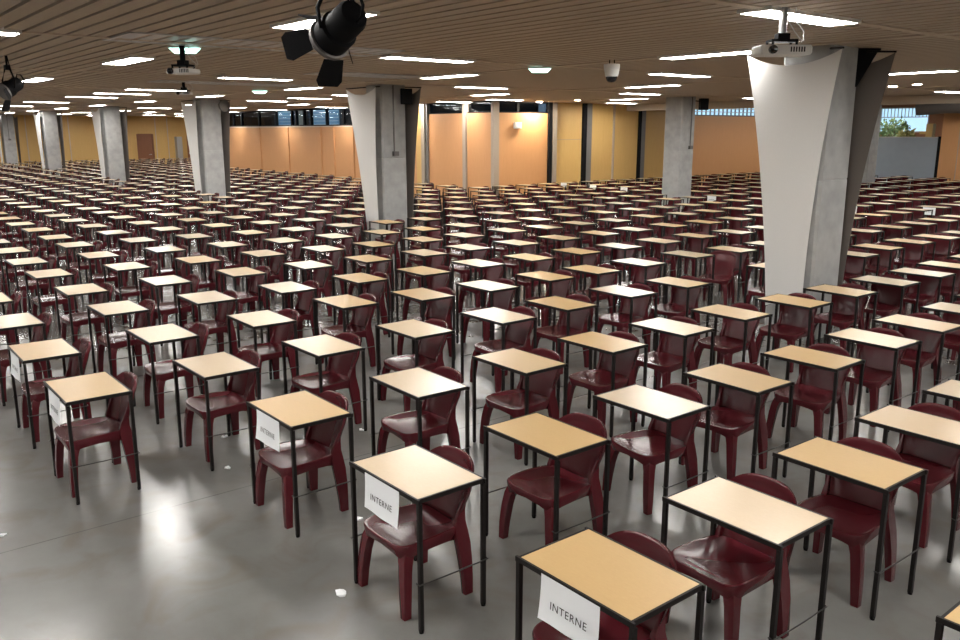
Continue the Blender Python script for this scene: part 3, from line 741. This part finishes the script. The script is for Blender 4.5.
# ------------------------------------------------------------------ projectors, camera, loudspeakers
def projector(u, v, z, rz, label, drop, body=(.43, .28, .078), pm='pole', bm='white'):
    t = empty('projector', (u, v, z), rz)
    a, b, h = body
    g = G().loft([[(x * a / 2 * s, y * b / 2 * s, zz) for x, y in ((-1, -.9), (-.93, -1), (.93, -1), (1, -.9), (1, .9), (.93, 1), (-.93, 1), (-1, .9))] for zz, s in ((-h / 2, .95), (-h / 2 + .015, 1), (h / 2 - .02, 1), (h / 2, .96))])
    obj('body', g.mesh('projector_body', M[bm], 30), t)
    obj('lens', G().lathe([(.035, 0), (.035, .03), (.028, .035), (.0, .028)], 16).xf(Matrix.Translation((-a * .28, -b / 2, 0)) @ Matrix.Rotation(PI / 2, 4, 'X')).mesh('projector_lens', M['blackgloss'], 40), t)
    vg = G()
    for q in range(6): vg.lo(.03 + q * .022, .04 + q * .022, -b / 2 - .003, -b / 2 + .002, -.018, .022)
    obj('vent', vg.mesh('projector_vent', M['black']), t)
    mg = G().lo(-.11, .11, -.08, .08, h / 2 + .03, h / 2 + .05)
    for x in (-.1, .1):
        for y in (-.07, .07): mg.lo(x - .008, x + .008, y - .008, y + .008, h / 2 - .005, h / 2 + .04)
    mg.lo(-.05, .05, -.05, .05, h / 2 + .05, h / 2 + .10)
    obj('mount_bracket', mg.mesh('mount_bracket', M['black']), t)
    obj('pole', G().tube([(0, 0, h / 2 + .09), (0, 0, drop)], .032, 14).mesh('projector_pole', M[pm], 50), t)
    for q in (0, 1):
        obj('cable', G().tube([(.10 + .04 * q, .02, h / 2), (.17 + .02 * q, .02, h / 2 + .05), (.10 + .08 * q, 0, h / 2 + .12), (.03 + .06 * q, 0, h / 2 + .22), (.05 + .05 * q, 0, drop)], .005, 6).mesh('projector_cable', M['cable'], 60), t)
    tag(t, label, 'projector', 'projectors under the ceiling')
projector(-4.225, 6.64, 3.322, .90, 'white projector on a grey pole in front of the nearest pillar', CEIL - 3.322)
projector(-10.42, 3.80, 3.36, .62, 'white projector on a black mount below the left emergency light', CEIL - 3.36, (.31, .25, .06), 'black')
projector(-18.3, 6.65, 3.44, .9, 'small dark projector mount hanging before the third pillar', CEIL - 3.44, (.30, .24, .05), 'black', 'grille')

t = empty('surveillance_camera', (-8.79, 9.50, CEIL))
for q in (-1, 1): obj('stem', G().tube([(q * .035 * .62, q * .035 * .78, 0), (q * .035 * .62, q * .035 * .78, -.06)], .008).mesh('camera_stem', M['black'], 50), t)
obj('housing', G().lathe([(.08, -.055), (.115, -.06), (.118, -.09), (.095, -.225), (.088, -.235)], 24).mesh('camera_housing', M['white'], 40), t)
obj('dome', G().lathe([(.083, -.232), (.082, -.255), (.068, -.29), (.04, -.31), (.0, -.317)], 24).mesh('camera_dome', M['blackgloss'], 60), t)
tag(t, 'white dome surveillance camera with black glass hanging from the ceiling', 'camera')

def speaker(u, v, z, rz, label, arm):
    t = empty('loudspeaker', (u, v, z), rz)
    obj('cabinet', G().loft([[(-.13, -.10, -.17), (.13, -.10, -.17), (.10, .10, -.17), (-.10, .10, -.17)], [(-.13, -.10, .17), (.13, -.10, .17), (.10, .10, .17), (-.10, .10, .17)]]).mesh('speaker_cabinet', M['black']), t)
    obj('grille', G().lo(-.115, .115, -.108, -.098, -.155, .155).mesh('speaker_grille', M['darkmullion']), t)
    c, s = math.cos(-rz), math.sin(-rz)
    a = (arm[0] * c - arm[1] * s, arm[0] * s + arm[1] * c, arm[2])
    obj('bracket', G().tube([(0, 0, .08), a], .016).mesh('speaker_bracket', M['metal'], 50), t)
    tag(t, label, 'loudspeaker', 'loudspeakers on the pillars')
speaker(-16.42, 11.0, 3.42, 1.2, 'black loudspeaker at the top of the pillar left of centre', (-.09, -.05, .1))
speaker(-16.5, 21.95, 3.45, 1.2, 'black loudspeaker at the top of the bare pillar', (-.18, -.15, .1))
t = empty('gusset_bracket', (-5.62, 10.52, 3.2))
obj('plate', G().loft([[(0, 0, 0), (.012, .02, 0), (.012, .02, .02), (0, 0, .02)], [(0, 0, .44), (.16, .20, .44), (.16, .20, .46), (0, 0, .46)]]).mesh('gusset_plate', M['black']), t)
obj('arm', G().tube([(0, 0, .45), (.17, .22, .45)], .014).mesh('gusset_arm', M['black']), t)
tag(t, 'black triangular bracket at the top right of the nearest pillar', 'bracket')
t = empty('round_loudspeaker', (-26.85, 11.0, 3.45))
RM = Matrix.Rotation(PI / 2, 4, 'Y') @ Matrix.Rotation(-.3, 4, 'X')
obj('bowl', G().lathe([(.06, -.12), (.15, -.08), (.19, .0), (.19, .06)], 22).xf(RM).mesh('round_speaker_bowl', M['duct'], 40), t)
obj('cone', G().lathe([(.0, .02), (.08, .03), (.18, .058)], 22).xf(RM).mesh('round_speaker_cone', M['black'], 50), t)
obj('bracket', G().tube([(-.05, 0, 0), (-.26, -.1, .05)], .018).mesh('round_speaker_bracket', M['metal']), t)
tag(t, 'round black loudspeaker at the top of the third pillar', 'loudspeaker')

t = empty('wall_box', (WU, 20.25, 2.84))
obj('cover', G().lo(0, .10, -.15, .15, -.10, .12).mesh('wall_box_cover', M['white']), t)
obj('lens', G().lo(.10, .112, -.11, .11, -.06, .06).mesh('wall_box_lens', M['lampframe']), t)
tag(t, 'small white box fixed high on the orange panel', 'wall box')
t = empty('metal_cabinet', (U0 + .25, 22.05, 0))
obj('body', G().lo(-.22, .22, -.2, .2, 0, 2.25).mesh('cabinet_body', M['pole']), t)
obj('door', G().lo(.22, .24, -.18, .18, .05, 2.2).mesh('cabinet_door', M['pole']), t)
tag(t, 'tall grey metal cabinet at the far wall right of the brown door', 'cabinet')

# ducts beyond the beam
for k, (pts, r, lab) in enumerate(((((WU + .1, 29.5, 3.86), (-10, 29.5, 3.86)), .10, 'thin dark pipe under the higher ceiling'), (((WU + .1, 31.2, 3.85), (-6, 31.2, 3.85)), .17, 'thick grey duct under the higher ceiling'),
                                 (((-16.6, 36.2, 3.55), (-15.6, 36.4, 3.62), (-14.5, 36.3, 3.62), (-11.5, 36.3, 3.7)), .30, 'fat silver duct above the grey partition'))):
    g = G().tube(pts, r, 14)
    for q in pts: g.tube([(q[0] + (.6 if q is pts[0] else -.3), q[1], q[2] + r * .8), (q[0] + (.6 if q is pts[0] else -.3), q[1], 4.045)], .01, 6)
    tag(obj('duct', g.mesh('duct', M['duct'], 40)), lab, 'duct', 'ducts under the higher ceiling')

# plants behind the grey partition
def bush(u, v, z0, rx, rz_, nleaf, mat, seed, label):
    r = random.Random(seed); t = empty('potted_plant', (u, v, 0))
    obj('planter', G().lathe([(.25, 0), (.34, .05), (.40, z0 - .02), (.36, z0)], 16).mesh('planter', M['soil'], 40), t)
    g = G()
    for k in range(nleaf):
        th = r.uniform(0, 2 * PI); ph = r.uniform(-.2, 1.) ; rr = r.random() ** .4
        c = Vector((rx * rr * math.cos(th) * math.cos(ph), rx * .8 * rr * math.sin(th) * math.cos(ph), z0 + .05 + rz_ * max(0, .15 + rr * math.sin(ph) * .85)))
        d = Vector((r.uniform(-1, 1), r.uniform(-1, 1), r.uniform(-.4, .9))).normalized(); L = r.uniform(.10, .22); s = d.cross(Vector((r.uniform(-1, 1), r.uniform(-1, 1), .3))).normalized() * L * .28
        g.add([c, c + d * L * .5 + s, c + d * L, c + d * L * .5 - s], [(0, 1, 2, 3)])
    obj('foliage', g.mesh('foliage', M[mat]), t)
    g = G()
    for k in range(6):
        a = k * 1.05; g.tube([(.08 * math.cos(a), .08 * math.sin(a), z0 - .05), (rx * .5 * math.cos(a), rx * .5 * math.sin(a), z0 + rz_ * .7)], .015, 5)
    obj('stem', g.mesh('plant_stem', M['soil']), t)
    tag(t, label, 'plant', 'plants behind the grey partition')
bush(-20.7, 39.3, 2.05, .85, .95, 700, 'leaf', 1, 'bushy green plant at the left above the grey partition')
bush(-19.1, 39.6, 2.05, .75, 1.25, 700, 'leaf', 2, 'taller dark green plant in the middle above the grey partition')
bush(-17.95, 38.4, 2.05, .40, .70, 320, 'leaf2', 3, 'yellowish plant at the right above the grey partition')
t = empty('wooden_post', (-17.2, 39.0, 0)); obj('post', G().lo(-.14, .14, -.14, .14, 0, 2.95).mesh('wooden_post', M['yellow']), t)
obj('rail', G().lo(-.45, 0, -.05, .05, 2.50, 2.62).mesh('wooden_rail', M['yellow']), t)
tag(t, 'yellow wooden post with a short rail behind the grey partition', 'post')

# ------------------------------------------------------------------ world, view
w = bpy.data.worlds.new('sky'); bpy.context.scene.world = w; w.use_nodes = True
bg = w.node_tree.nodes['Background']; bg.inputs[0].default_value = (.52, .74, .92, 1); bg.inputs[1].default_value = 1.6
sc = bpy.context.scene
sc.view_settings.view_transform = 'Standard'; sc.view_settings.look = 'None'; sc.view_settings.exposure = .0; sc.view_settings.gamma = 1.; sc.view_settings.use_curve_mapping = False
sc.cycles.max_bounces = 8; sc.cycles.diffuse_bounces = 5; sc.cycles.glossy_bounces = 4; sc.cycles.transparent_max_bounces = 12
sc.cycles.caustics_reflective = False; sc.cycles.caustics_refractive = False; sc.cycles.sample_clamp_indirect = 8.
sc.cycles.use_denoising = True
